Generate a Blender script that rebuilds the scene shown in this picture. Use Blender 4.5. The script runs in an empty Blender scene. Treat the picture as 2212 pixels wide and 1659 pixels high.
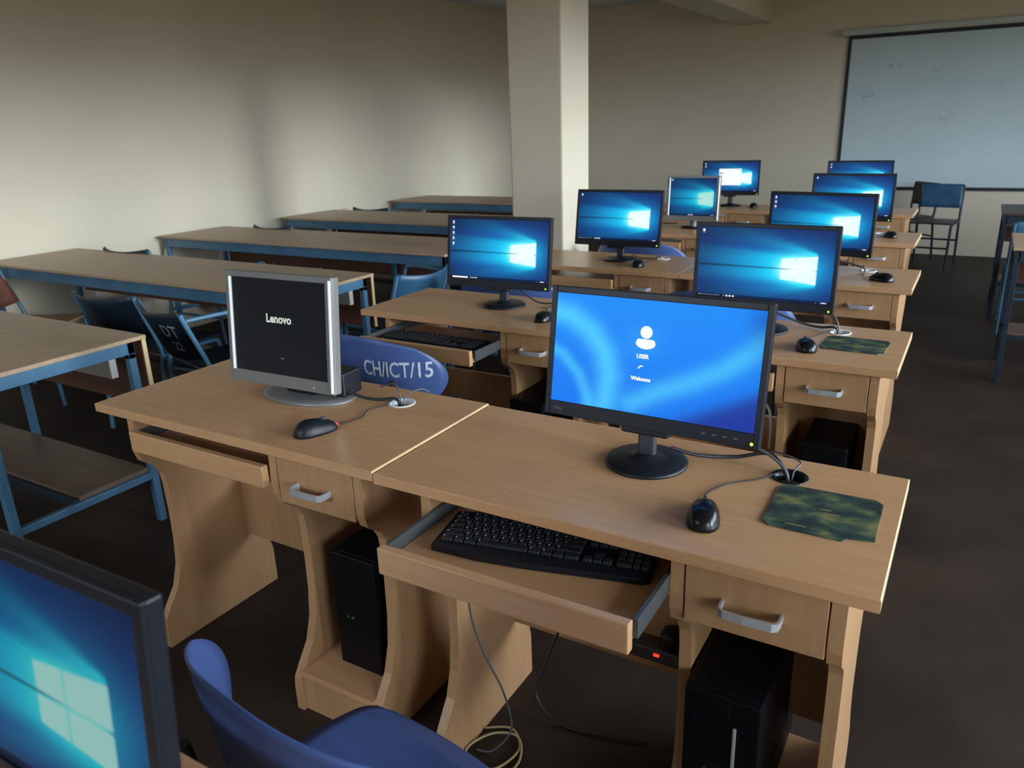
import bpy, bmesh, math, random
import numpy as np
from mathutils import Vector, Matrix, Euler
random.seed(7)
PI = math.pi
COL = bpy.context.scene.collection
SC = bpy.context.scene
SC.view_settings.view_transform = 'Standard'

# ------------------------------------------------------------------ materials
def nodes_of(m):
    m.use_nodes = True
    return m.node_tree.nodes, m.node_tree.links

def plain(name, col, rough=.5, metal=0., spec=.5, bump=0., bscale=200., var=.0, vscale=8.):
    m = bpy.data.materials.new(name)
    n, l = nodes_of(m)
    b = n['Principled BSDF']
    b.inputs['Base Color'].default_value = (*col, 1)
    b.inputs['Roughness'].default_value = rough
    b.inputs['Metallic'].default_value = metal
    b.inputs['Specular IOR Level'].default_value = spec
    tc = n.new('ShaderNodeTexCoord')
    if var > 0:
        t = n.new('ShaderNodeTexNoise'); t.inputs['Scale'].default_value = vscale; t.inputs['Detail'].default_value = 5
        l.new(tc.outputs['Object'], t.inputs['Vector'])
        r = n.new('ShaderNodeMapRange')
        r.inputs['From Min'].default_value = .3; r.inputs['From Max'].default_value = .7
        r.inputs['To Min'].default_value = 1 - var; r.inputs['To Max'].default_value = 1 + var
        l.new(t.outputs['Fac'], r.inputs['Value'])
        mx = n.new('ShaderNodeVectorMath'); mx.operation = 'SCALE'
        mx.inputs[0].default_value = col
        l.new(r.outputs['Result'], mx.inputs['Scale'])
        l.new(mx.outputs['Vector'], b.inputs['Base Color'])
    if bump > 0:
        t2 = n.new('ShaderNodeTexNoise'); t2.inputs['Scale'].default_value = bscale
        l.new(tc.outputs['Object'], t2.inputs['Vector'])
        bp = n.new('ShaderNodeBump'); bp.inputs['Strength'].default_value = bump; bp.inputs['Distance'].default_value = .002
        l.new(t2.outputs['Fac'], bp.inputs['Height'])
        l.new(bp.outputs['Normal'], b.inputs['Normal'])
    return m

def wood(name, c1, c2, rough=.32, stretch=(1.2, 14, 14), spec=.5):
    m = bpy.data.materials.new(name)
    n, l = nodes_of(m)
    b = n['Principled BSDF']
    b.inputs['Roughness'].default_value = rough
    b.inputs['Specular IOR Level'].default_value = spec
    tc = n.new('ShaderNodeTexCoord'); mp = n.new('ShaderNodeMapping')
    mp.inputs['Scale'].default_value = stretch
    l.new(tc.outputs['Object'], mp.inputs['Vector'])
    t = n.new('ShaderNodeTexNoise'); t.inputs['Scale'].default_value = 4; t.inputs['Detail'].default_value = 6; t.inputs['Roughness'].default_value = .6
    l.new(mp.outputs['Vector'], t.inputs['Vector'])
    cr = n.new('ShaderNodeValToRGB')
    cr.color_ramp.elements[0].position = .3; cr.color_ramp.elements[0].color = (*c1, 1)
    cr.color_ramp.elements[1].position = .7; cr.color_ramp.elements[1].color = (*c2, 1)
    l.new(t.outputs['Fac'], cr.inputs['Fac'])
    l.new(cr.outputs['Color'], b.inputs['Base Color'])
    return m

def emit(name, col, s):
    m = bpy.data.materials.new(name)
    n, l = nodes_of(m)
    b = n['Principled BSDF']
    b.inputs['Base Color'].default_value = (.02, .02, .02, 1)
    b.inputs['Emission Color'].default_value = (*col, 1)
    b.inputs['Emission Strength'].default_value = s
    return m

def screen_mat(name, tint=(1, 1, 1), s=1.0):
    m = bpy.data.materials.new(name)
    n, l = nodes_of(m)
    b = n['Principled BSDF']
    b.inputs['Base Color'].default_value = (.006, .007, .009, 1)
    b.inputs['Roughness'].default_value = .45
    b.inputs['Specular IOR Level'].default_value = .12
    a = n.new('ShaderNodeAttribute'); a.attribute_name = 'Col'
    mx = n.new('ShaderNodeVectorMath'); mx.operation = 'MULTIPLY'
    mx.inputs[1].default_value = tint
    l.new(a.outputs['Color'], mx.inputs[0])
    l.new(mx.outputs['Vector'], b.inputs['Emission Color'])
    b.inputs['Emission Strength'].default_value = s
    return m

def camo(name):
    m = bpy.data.materials.new(name)
    n, l = nodes_of(m)
    b = n['Principled BSDF']; b.inputs['Roughness'].default_value = .6
    tc = n.new('ShaderNodeTexCoord')
    mp = n.new('ShaderNodeMapping'); mp.inputs['Scale'].default_value = (1, 1.6, 1)
    l.new(tc.outputs['Object'], mp.inputs['Vector'])
    t = n.new('ShaderNodeTexNoise'); t.inputs['Scale'].default_value = 15; t.inputs['Detail'].default_value = 4
    l.new(mp.outputs['Vector'], t.inputs['Vector'])
    cr = n.new('ShaderNodeValToRGB'); e = cr.color_ramp.elements
    e[0].position = .40; e[0].color = (.014, .030, .034, 1)
    e[1].position = .66; e[1].color = (.20, .20, .075, 1)
    x = e.new(.52); x.color = (.045, .085, .055, 1)
    l.new(t.outputs['Fac'], cr.inputs['Fac']); l.new(cr.outputs['Color'], b.inputs['Base Color'])
    return m

M = {}
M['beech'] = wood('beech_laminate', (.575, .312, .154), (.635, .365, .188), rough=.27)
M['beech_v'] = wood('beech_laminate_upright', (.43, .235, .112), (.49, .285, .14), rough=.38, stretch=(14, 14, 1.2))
M['beech_edge'] = wood('beech_edge_band', (.60, .42, .22), (.66, .48, .27), rough=.35)
M['table_wood'] = wood('worn_table_top', (.40, .265, .165), (.50, .345, .225), rough=.42, stretch=(.8, 9, 9))
M['shelf_wood'] = wood('shaded_shelf_wood', (.13, .085, .06), (.19, .125, .085), rough=.5, stretch=(.8, 9, 9))  # darker wood for the foot shelf, under-table shade put into its colour
M['dark_wood'] = wood('dark_stained_top', (.03, .02, .018), (.06, .035, .03), rough=.4)
M['red_wood'] = wood('red_brown_board', (.12, .045, .03), (.19, .07, .045), rough=.5)
M['pale_board'] = plain('pale_board', (.52, .50, .46), .5, var=.08)
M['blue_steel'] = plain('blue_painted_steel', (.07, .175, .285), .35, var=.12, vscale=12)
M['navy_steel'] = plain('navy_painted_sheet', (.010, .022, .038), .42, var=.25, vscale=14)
M['blue_sheet'] = plain('mid_blue_sheet', (.03, .10, .19), .4, var=.2, vscale=10)
M['blue_plastic'] = plain('blue_plastic', (.06, .105, .28), .42, bump=.05, bscale=600, var=.05)
M['black_metal'] = plain('black_metal', (.012, .012, .014), .4, var=.1)
M['black_plastic'] = plain('black_plastic', (.009, .011, .017), .42, spec=.35, bump=.04, bscale=900, var=.06)
M['black_gloss'] = plain('black_gloss', (.005, .006, .008), .25, spec=.35, var=.05)
M['grey_plastic'] = plain('dark_grey_plastic', (.035, .04, .048), .35, var=.06)
M['key_plastic'] = plain('key_plastic', (.018, .021, .026), .4, var=.1, vscale=40)
M['silver'] = plain('silver_plastic', (.20, .195, .19), .38, metal=.15, var=.04)
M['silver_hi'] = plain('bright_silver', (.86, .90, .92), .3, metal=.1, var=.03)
M['alu'] = plain('brushed_aluminium', (.55, .58, .62), .3, metal=.4, var=.05, vscale=40)
M['rail'] = plain('zinc_rail', (.10, .11, .115), .4, metal=.4, var=.08)
M['cable_black'] = plain('black_cable', (.015, .015, .018), .45, var=.05)
M['cable_grey'] = plain('grey_cable', (.10, .10, .12), .45, var=.05)
M['cable_white'] = plain('white_cable', (.62, .66, .64), .45, var=.05)
M['cable_tan'] = plain('tan_cable', (.42, .33, .16), .45, var=.05)
M['paint_grey'] = plain('chalky_paint', (.52, .58, .66), .8, var=.25, vscale=60)
M['paint_dim'] = plain('faded_paint', (.34, .38, .40), .8, var=.3, vscale=60)
M['logo_grey'] = plain('logo_grey', (.10, .11, .12), .4, var=.05)
M['led_green'] = emit('green_led', (.45, 1., .05), 2.2)
M['tower_black'] = plain('tower_black', (.0035, .004, .005), .45, spec=.2, var=.05)
M['led_dim'] = emit('dim_green_led', (.25, .6, .03), .8)
M['led_off'] = emit('faint_led', (.2, .5, .03), .08)
M['led_red'] = emit('red_led', (1., .04, .02), 1.6)
M['ui_white'] = emit('ui_white', (.93, .97, 1.), 1.0)
M['ui_dim'] = emit('ui_dim', (.45, .55, .7), .7)
M['logo_white'] = emit('boot_logo', (.80, .85, .80), .75)
M['pad'] = camo('camouflage_print')
M['board_face'] = plain('white_board_face', (.54, .65, .67), .5, var=.05, vscale=1.5)
M['board_mark'] = plain('faint_marks', (.33, .40, .43), .7, var=.3, vscale=30)
M['black_frame'] = plain('black_border', (.012, .013, .02), .5, var=.05)
M['case_pale'] = plain('pale_housing', (.52, .55, .52), .5, var=.05)
M['black_rubber'] = plain('black_rubber', (.01, .01, .01), .8, var=.05)
M['wall'] = plain('cream_wall_paint', (.68, .60, .47), .75, bump=.12, bscale=60, var=.035, vscale=1.3)
M['ceil'] = plain('ceiling_paint', (.55, .56, .58), .85, var=.03, vscale=2)
M['floor'] = plain('dark_screed_floor', (.034, .023, .017), .6, spec=.18, bump=.15, bscale=30, var=.3, vscale=3)

# ------------------------------------------------------------------ mesh builder
class MB:
    def __init__(s): s.v = []; s.f = []; s.mi = []; s.sm = []
    def add(s, vs, fs, mi=0, smooth=False):
        o = len(s.v)
        s.v += [tuple(x) for x in vs]
        for f in fs:
            s.f.append([i + o for i in f]); s.mi.append(mi); s.sm.append(smooth)
        return s
    def box(s, x0, x1, y0, y1, z0, z1, bev=0., mi=0, T=None, seg=2):
        bm = bmesh.new()
        bmesh.ops.create_cube(bm, size=1)
        for v in bm.verts:
            v.co = Vector(((x0 + x1) / 2 + v.co.x * (x1 - x0), (y0 + y1) / 2 + v.co.y * (y1 - y0), (z0 + z1) / 2 + v.co.z * (z1 - z0)))
        if bev > 0:
            bmesh.ops.bevel(bm, geom=bm.edges[:], offset=bev, segments=seg, affect='EDGES', profile=.5)
        bm.verts.index_update()
        vs = [v.co.copy() for v in bm.verts]
        if T: vs = [T(v) for v in vs]
        fs = [[v.index for v in f.verts] for f in bm.faces]
        bm.free()
        return s.add(vs, fs, mi)
    def tube(s, pts, r, n=8, mi=0, smooth=True, sub=0, cap=True, T=None):
        P = [Vector(p) for p in pts]
        if sub: P = catmull(P, sub)
        rings = []
        prev = None
        for i, p in enumerate(P):
            a = P[max(i - 1, 0)]; b = P[min(i + 1, len(P) - 1)]
            d = (b - a).normalized()
            if prev is None:
                u = d.orthogonal().normalized()
            else:
                u = (prev - d * prev.dot(d))
                u = u.normalized() if u.length > 1e-6 else d.orthogonal().normalized()
            prev = u
            w = d.cross(u)
            rr = r[i] if isinstance(r, (list, tuple)) else r
            rings.append([p + (u * math.cos(2 * PI * k / n) + w * math.sin(2 * PI * k / n)) * rr for k in range(n)])
        vs = [v for R in rings for v in R]
        if T: vs = [T(v) for v in vs]
        fs = [[i * n + k, i * n + (k + 1) % n, (i + 1) * n + (k + 1) % n, (i + 1) * n + k] for i in range(len(P) - 1) for k in range(n)]
        s.add(vs, fs, mi, smooth)
        if cap:
            s.add(vs[:n], [list(range(n))[::-1]], mi); s.add(vs[-n:], [list(range(n))], mi)
        return s
    def lathe(s, prof, c=(0, 0, 0), n=32, sx=1, sy=1, mi=0, T=None, smooth=True):
        vs = []
        for (r, z) in prof:
            for k in range(n):
                vs.append(Vector((c[0] + r * sx * math.cos(2 * PI * k / n), c[1] + r * sy * math.sin(2 * PI * k / n), c[2] + z)))
        if T: vs = [T(v) for v in vs]
        fs = [[i * n + k, i * n + (k + 1) % n, (i + 1) * n + (k + 1) % n, (i + 1) * n + k] for i in range(len(prof) - 1) for k in range(n)]
        fs.append(list(range(n))[::-1]); fs.append([(len(prof) - 1) * n + k for k in range(n)])
        return s.add(vs, fs, mi, smooth)
    def prism(s, prof, x0, x1, mi=0, axis='X'):
        n = len(prof)
        if axis == 'X':
            vs = [Vector((x0, a, b)) for a, b in prof] + [Vector((x1, a, b)) for a, b in prof]
        elif axis == 'Z':
            vs = [Vector((a, b, x0)) for a, b in prof] + [Vector((a, b, x1)) for a, b in prof]
        else:
            vs = [Vector((a, x0, b)) for a, b in prof] + [Vector((a, x1, b)) for a, b in prof]
        fs = [[i, (i + 1) % n, n + (i + 1) % n, n + i] for i in range(n)] + [list(range(n))[::-1], list(range(n, 2 * n))]
        return s.add(vs, fs, mi)
    def shell(s, f, nu, nv, th, mi=0):
        P = [[Vector(f(-1 + 2 * i / nu, -1 + 2 * j / nv)) for j in range(nv + 1)] for i in range(nu + 1)]
        N = []
        for i in range(nu + 1):
            row = []
            for j in range(nv + 1):
                du = P[min(i + 1, nu)][j] - P[max(i - 1, 0)][j]; dv = P[i][min(j + 1, nv)] - P[i][max(j - 1, 0)]
                c = du.cross(dv)
                row.append(c.normalized() if c.length > 1e-9 else Vector((0, 0, 1)))
            N.append(row)
        idx = lambda i, j: i * (nv + 1) + j
        A = [P[i][j] + N[i][j] * th / 2 for i in range(nu + 1) for j in range(nv + 1)]
        B = [P[i][j] - N[i][j] * th / 2 for i in range(nu + 1) for j in range(nv + 1)]
        k = len(A)
        fs = []
        for i in range(nu):
            for j in range(nv):
                q = [idx(i, j), idx(i + 1, j), idx(i + 1, j + 1), idx(i, j + 1)]
                fs.append(q); fs.append([x + k for x in q[::-1]])
        rim = [idx(i, 0) for i in range(nu)] + [idx(nu, j) for j in range(nv)] + [idx(i, nv) for i in range(nu, 0, -1)] + [idx(0, j) for j in range(nv, 0, -1)]
        for a, b in zip(rim, rim[1:] + rim[:1]):
            fs.append([b, a, a + k, b + k])
        return s.add(A + B, fs, mi, True)
    def build(s, name, mat, parent=None, loc=None, rot=None):
        me = bpy.data.meshes.new(name)
        me.from_pydata([tuple(v) for v in s.v], [], s.f)
        mats = mat if isinstance(mat, (list, tuple)) else [mat]
        for m in mats: me.materials.append(m)
        me.polygons.foreach_set('material_index', s.mi)
        me.polygons.foreach_set('use_smooth', s.sm)
        bm = bmesh.new(); bm.from_mesh(me)
        bmesh.ops.recalc_face_normals(bm, faces=bm.faces)
        bm.to_mesh(me); bm.free()
        o = bpy.data.objects.new(name, me)
        COL.objects.link(o)
        if parent: o.parent = parent
        if loc: o.location = loc
        if rot: o.rotation_euler = rot
        return o

def catmull(P, sub):
    out = []
    n = len(P)
    for i in range(n - 1):
        p0 = P[max(i - 1, 0)]; p1 = P[i]; p2 = P[i + 1]; p3 = P[min(i + 2, n - 1)]
        for k in range(sub):
            t = k / sub
            out.append(.5 * ((2 * p1) + (p2 - p0) * t + (2 * p0 - 5 * p1 + 4 * p2 - p3) * t * t + (3 * p1 - p0 - 3 * p2 + p3) * t ** 3))
    out.append(P[-1])
    return out

def tag(o, label=None, cat=None, group=None, kind=None):
    if label: o['label'] = label
    if cat: o['category'] = cat
    if group: o['group'] = group
    if kind: o['kind'] = kind
    return o

def thing(name, label, cat, loc=(0, 0, 0), rz=0., group=None):
    o = bpy.data.objects.new(name, None)
    o.empty_display_size = .05
    COL.objects.link(o)
    o.location = loc; o.rotation_euler = (0, 0, rz)
    return tag(o, label, cat, group)

def copy_tree(o, parent=None):
    c = o.copy(); COL.objects.link(c)
    if parent: c.parent = parent
    for ch in list(o.children): copy_tree(ch, c)
    return c

def text_mesh(txt, size, xscale=1., shear=0., bold=0., align='CENTER'):
    cu = bpy.data.curves.new('lettering', 'FONT')
    cu.body = txt; cu.size = size; cu.align_x = align; cu.align_y = 'CENTER'; cu.shear = shear; cu.offset = bold
    cu.resolution_u = 3
    ob = bpy.data.objects.new('lettering', cu); COL.objects.link(ob)
    bpy.context.view_layer.update()
    me = bpy.data.meshes.new_from_object(ob.evaluated_get(bpy.context.evaluated_depsgraph_get()))
    vs = [Vector((v.co.x * xscale, v.co.y, 0)) for v in me.vertices]
    fs = [list(p.vertices) for p in me.polygons]
    bpy.data.objects.remove(ob); bpy.data.curves.remove(cu); bpy.data.meshes.remove(me)
    return vs, fs

def struct(name, mb, m, parent=None):
    o = mb.build(name, m, parent)
    o['kind'] = 'structure'
    return o

# ------------------------------------------------------------------ room
XL, XR, YB, YF, ZC = -5.27, 3.10, 9.30, -2.40, 2.735
struct('floor', MB().box(XL - .2, XR + .2, YF - .2, YB + .2, -.1, 0), M['floor'])
struct('ceiling', MB().box(XL - .2, XR + .2, YF - .2, YB + .2, ZC, ZC + .12), M['ceil'])
struct('wall_left', MB().box(XL - .2, XL, YF - .2, YB + .2, 0, ZC), M['wall'])
struct('wall_back', MB().box(XL, XR, YB, YB + .2, 0, ZC), M['wall'])

struct('trim_1', MB().box(-2.56, -2.195, 4.30, 4.67, 0, ZC, .012), M['wall'])
struct('trim_2', MB().box(-2.575, -2.205, 4.67, YB, 2.395, ZC, .008).box(-2.575, -2.205, YF, 4.30, 2.395, ZC, .008), M['wall'])
WIN = [(-2.1, -.5), (.6, 2.9), (3.0, 5.3), (6.15, 7.55)]
SILL, HEAD = .95, 2.42
wb = MB().box(XR, XR + .2, YF, YB, 0, SILL).box(XR, XR + .2, YF, YB, HEAD, ZC)
edge = YF
for a, b in WIN:
    wb.box(XR, XR + .2, edge, a, SILL, HEAD); edge = b
wb.box(XR, XR + .2, edge, YB, SILL, HEAD)
struct('wall_right', wb, M['wall'])
FILL_WIN = [(-2.9, -1.3)]  # unseen window behind the camera, added to light the column's front
FS = 1.55
wf = MB().box(XL, XR, YF - .2, YF, 0, FS).box(XL, XR, YF - .2, YF, HEAD, ZC)
edge = XL
for a, b in FILL_WIN:
    wf.box(edge, a, YF - .2, YF, FS, HEAD); edge = b
wf.box(edge, XR, YF - .2, YF, FS, HEAD)
struct('wall_front', wf, M['wall'])
for i, (a, b) in enumerate(FILL_WIN):
    w = MB(); t = .035
    w.box(a, b, YF - .12, YF - .08, FS, FS + t).box(a, b, YF - .12, YF - .08, HEAD - t, HEAD)
    for x in (a, (a + b) / 2 - t / 2, b - t):
        w.box(x, x + t, YF - .12, YF - .08, FS + t, HEAD - t)
    struct('window_%d' % (i + 5), w, M['black_metal'])  # frame of the added front-wall window
for i, (a, b) in enumerate(WIN):
    w = MB()
    t = .035
    w.box(XR + .08, XR + .12, a, b, SILL, SILL + t).box(XR + .08, XR + .12, a, b, HEAD - t, HEAD)
    for y in (a, (a + b) / 2 - t / 2, b - t):
        w.box(XR + .08, XR + .12, y, y + t, SILL + t, HEAD - t)
    struct('window_%d' % (i + 1), w, M['black_metal'])

# ------------------------------------------------------------------ computer desks
W_, D_, ZD = .9985, .473, .75
def side_profile(yf, y1):
    # front-to-back outline of a curved side panel, (y, z); yf is the desk front edge
    front = [(yf + .014, .725), (yf + .012, .66), (yf + .013, .625), (yf + .022, .597), (yf + .042, .580), (yf + .062, .566),
             (yf + .076, .54), (yf + .081, .50), (yf + .083, .42), (yf + .081, .32), (yf + .073, .24), (yf + .052, .175),
             (yf + .018, .128), (yf - .002, .098), (yf - .006, .07), (yf - .006, 0)]
    back = [(y1, 0), (y1, .12), (y1 - .012, .17), (y1 - .05, .24), (y1 - .075, .32), (y1 - .075, .45), (y1 - .05, .53), (y1 - .01, .585), (y1, .62), (y1, .725)]
    return front + back

def make_desk(xl, yf, label, tray=0.0, dz=0.0, grommet='silver'):
    """xl, yf: front left corner of the top"""
    t = thing('computer_desk', label, 'desk', (xl, yf, 0), 0, 'beech computer desks in paired rows')
    Z = ZD + dz
    # the top has a round hole for the cables
    gx, gy, gr = .785, .375, .030
    bm = bmesh.new()
    bx = bmesh.ops.create_cube(bm, size=1)
    for v in bm.verts: v.co = Vector((W_ / 2 + v.co.x * (W_ - .003), D_ / 2 + v.co.y * D_, Z - .0125 + v.co.z * .025))
    bmesh.ops.bevel(bm, geom=[e for e in bm.edges], offset=.002, segments=2, affect='EDGES')
    me = bpy.data.meshes.new('desktop'); bm.to_mesh(me); bm.free()
    # replace the upper and lower faces with ring-shaped faces around the hole
    mb = MB()
    n = 28
    mb.v = []
    def slab(x0, x1, y0, y1, z0, z1, b=.002):
        outer_t = []
        hole = [Vector((gx + gr * math.cos(2 * PI * k / n), gy + gr * math.sin(2 * PI * k / n), 0)) for k in range(n)]
        def onrect(k, in_):
            a = 2 * PI * k / n
            c, s_ = math.cos(a), math.sin(a)
            tx = ((x1 - in_ - gx) / c) if c > 1e-6 else (((x0 + in_ - gx) / c) if c < -1e-6 else 1e9)
            ty = ((y1 - in_ - gy) / s_) if s_ > 1e-6 else (((y0 + in_ - gy) / s_) if s_ < -1e-6 else 1e9)
            tt = min(tx, ty)
            return Vector((gx + c * tt, gy + s_ * tt, 0))
        def ringpts(in_):
            pts = [onrect(k, in_) for k in range(n)]
            for cx_, cy_ in ((x0 + in_, y0 + in_), (x1 - in_, y0 + in_), (x1 - in_, y1 - in_), (x0 + in_, y1 - in_)):
                j = min(range(n), key=lambda q: (pts[q] - Vector((cx_, cy_, 0))).length)
                pts[j] = Vector((cx_, cy_, 0))
            return pts
        oi, oo = ringpts(b), ringpts(0)
        def at(L, z): return [Vector((p.x, p.y, z)) for p in L]
        rings = [at(hole, z0), at(hole, z1), at(oi, z1), at(oo, z1 - b), at(oo, z0 + b), at(oi, z0), at(hole, z0)]
        vs = [v for R in rings for v in R]
        fs = []; mi = []
        for i in range(len(rings) - 1):
            for k in range(n):
                mb.add([rings[i][k], rings[i][(k + 1) % n], rings[i + 1][(k + 1) % n], rings[i + 1][k]], [[0, 1, 2, 3]],
                       1 if i in (2, 3, 4) and abs(rings[3][k].x - rings[3][(k + 1) % n].x) < 1e-5 else 0)
    slab(.0015, W_ - .0015, 0, D_, Z - .025, Z)
    bpy.data.meshes.remove(me)
    top = mb.build('desktop', [M['beech'], M['beech_edge']], t)
    gm = MB()
    gmat = M['silver_hi'] if grommet == 'silver' else M['black_gloss']
    g = gm.lathe([(gr - .001, -.02), (gr - .001, .001), (gr + .006, .0025), (gr + .0065, .0005), (gr + .0065, .0002)], (gx, gy, Z), 28)
    g.f = [f for f in g.f if len(f) == 4]; g.mi = g.mi[:len(g.f)]; g.sm = g.sm[:len(g.f)]
    g.build('grommet', gmat, top)
    yb = .415
    for x in (.117, .663, .928):
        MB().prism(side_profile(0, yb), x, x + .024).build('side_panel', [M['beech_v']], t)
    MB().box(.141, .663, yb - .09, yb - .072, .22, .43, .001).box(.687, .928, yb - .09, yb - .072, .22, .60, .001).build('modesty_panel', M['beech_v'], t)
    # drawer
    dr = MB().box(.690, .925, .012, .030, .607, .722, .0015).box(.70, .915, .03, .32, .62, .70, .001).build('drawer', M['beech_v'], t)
    hz, hy = .664, -.022
    hp = [(.757, .014, hz), (.757, -.006, hz), (.759, -.017, hz), (.766, hy, hz), (.80, hy - .002, hz), (.846, hy, hz), (.853, -.017, hz), (.855, -.006, hz), (.855, .014, hz)]
    h = MB()
    for i in range(len(hp) - 1):
        pass
    hh, th = .0075, .0022
    P = [Vector(p) for p in hp]
    vs = []
    for i, p in enumerate(P):
        d = (P[min(i + 1, len(P) - 1)] - P[max(i - 1, 0)]).normalized()
        nrm = Vector((-d.y, d.x, 0))
        for sx, sz in ((-1, -1), (1, -1), (1, 1), (-1, 1)):
            vs.append(p + nrm * th * sx + Vector((0, 0, hh * sz)))
    fs = [[i * 4 + k, i * 4 + (k + 1) % 4, i * 4 + 4 + (k + 1) % 4, i * 4 + 4 + k] for i in range(len(P) - 1) for k in range(4)]
    h.add(vs, fs, 0, False)
    h.build('handle', M['alu'], dr)['label'] = 'silver bow handle'
    # keyboard tray
    ty = -tray
    tr = MB().box(.152, .652, ty + .02, ty + .36, .648, .662, .001).box(.146, .658, ty - .002, ty + .018, .640, .697, .003).build('keyboard_tray', M['beech'], t)
    for x in (.142, .6525):
        MB().box(x, x + .0095, ty + .03, .36, .652, .690, .001).build('tray_rail', M['rail'], t)['label'] = 'grey metal runner'
    # tower shelf
    sh = MB().box(.687, .928, .0, .38, .105, .12, .001).build('tower_shelf', M['beech'], t)
    MB().box(.687, .928, .004, .02, 0, .105, .001).build('plinth', M['beech_v'], sh)
    return t

XR_ = {1: -.047, 2: -.138, 3: -.197, 4: -.284, 5: -.404}
YFR = {1: 1.135, 2: 2.345, 3: 3.535, 4: 4.815, 5: 6.20}
def xl_of(r, side): return XR_[r] - W_ * (1 if side == 'R' else 2)
make_desk(xl_of(1, 'R'), YFR[1], 'nearest beech desk on the aisle, pulled-out tray showing a black keyboard', .165, grommet='black')
make_desk(xl_of(1, 'L'), YFR[1], 'nearest beech desk on the left, holding the silver-framed black boot screen', .005, dz=.004)
make_desk(xl_of(2, 'L'), YFR[2], 'beech desk behind the lettered blue chair, tray half out with a keyboard', .185)
make_desk(xl_of(2, 'R'), YFR[2], 'beech aisle desk directly behind the login screen, carrying a small green mouse mat', .005)
make_desk(xl_of(3, 'L'), YFR[3], 'beech desk next to the cream column, third row back on the left', .005)
make_desk(xl_of(3, 'R'), YFR[3], 'beech aisle desk of the third row, a mouse alone near its right end', .005)
make_desk(xl_of(4, 'L'), YFR[4], 'beech desk under the far silver-framed monitor, fourth row on the left', .005)
make_desk(xl_of(4, 'R'), YFR[4], 'beech aisle desk of the fourth row, second desk from the back wall', .005)
make_desk(xl_of(5, 'L'), YFR[5], 'farthest beech desk on the left, its monitor showing a white pop-up window', .005)
make_desk(xl_of(5, 'R'), YFR[5], 'farthest beech aisle desk, close to the screen on the back wall', .005)
make_desk(-1.215, -.05, 'beech desk corner at the bottom left edge, under the nearest cropped monitor', .0)

# ------------------------------------------------------------------ screens
def hero(u, y, bloom=1.):
    """dark blue desktop wallpaper with a lit four-pane window; y counts from the top; returns linear rgb"""
    sm = lambda a, b, x: np.clip((x - a) / (b - a), 0, 1) ** 2 * (3 - 2 * np.clip((x - a) / (b - a), 0, 1))
    cx, cy = .80, .545
    d = np.sqrt(((u - .60) / .60) ** 2 + ((y - .54) / .48) ** 2)
    base = np.exp(-d ** 2 * 1.25)
    R = .004 + .004 * base; G = .008 + .115 * base; B = .055 + .50 * base
    # light fan to the left
    xx = np.clip(.885 - u, 0, 1)
    half = .20 + .03 * xx
    fan = (1 - sm(half * .5, half * 1.3, np.abs(y - cy + .05 * xx))) * np.exp(-(xx / .43) ** 1.6) * sm(-.002, .03, .885 - u)
    g2 = np.exp(-(((u - .77) / .15) ** 2 + ((y - cy) / .22) ** 2))
    up = np.exp(-((y - (.34 - xx * .42)) / (.02 + xx * .25)) ** 2) * np.exp(-xx / .22) * (u < .885)
    dn = np.exp(-((y - (.75 + xx * .20)) / (.02 + xx * .25)) ** 2) * np.exp(-xx / .22) * (u < .885)
    G = G + .88 * fan + .52 * g2 + .48 * up + .44 * dn
    B = B + .75 * fan + .50 * g2 + .48 * up + .44 * dn
    R = R + .55 * np.clip(fan * g2, 0, 1) ** 1.5 + .10 * up * g2
    wb = np.exp(-(((u - .755) / .125) ** 2 + ((y - cy) / .135) ** 2) ** 1.5) * (u < .885)
    R = R + .75 * wb * bloom; G = G + .35 * wb * bloom; B = B + .3 * wb * bloom
    # thin rays
    ray = np.exp(-((y - (.415 - xx * .16)) / .010) ** 2) * np.exp(-xx / .35) * sm(0, .3, xx)
    G += .25 * ray; B += .2 * ray
    # panes
    def pane(u0, u1, t0, t1, b0, b1):
        k = np.clip((u - u0) / (u1 - u0), 0, 1)
        return sm(u0 - .006, u0 + .004, u) * (1 - sm(u1 - .004, u1 + .006, u)) * sm(-.008, .006, y - (t0 + (t1 - t0) * k)) * (1 - sm(-.006, .008, y - (b0 + (b1 - b0) * k)))
    P = pane(.630, .728, .405, .385, .535, .54) + pane(.738, .885, .385, .352, .54, .545) + pane(.630, .728, .555, .558, .685, .705) + pane(.738, .885, .558, .563, .705, .742)
    P = np.clip(P, 0, 1)
    R = R + (.85 - R) * P * .9; G = G + (1.0 - G) * P; B = B + (1.0 - B) * P
    # bar of shade to the left
    bar = np.exp(-((y - .545 + xx * .012) / (.006 + .012 * xx)) ** 2) * (u < .885)
    k = 1 - .60 * bar * sm(.05, .3, xx) - .14 * bar
    R *= k; G *= k; B *= k
    tb = (y > .955)
    k = np.where(tb, .25, 1.); R *= k; G *= k; B *= k
    return np.clip(np.stack([R, G, B], -1), 0, 1)

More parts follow.
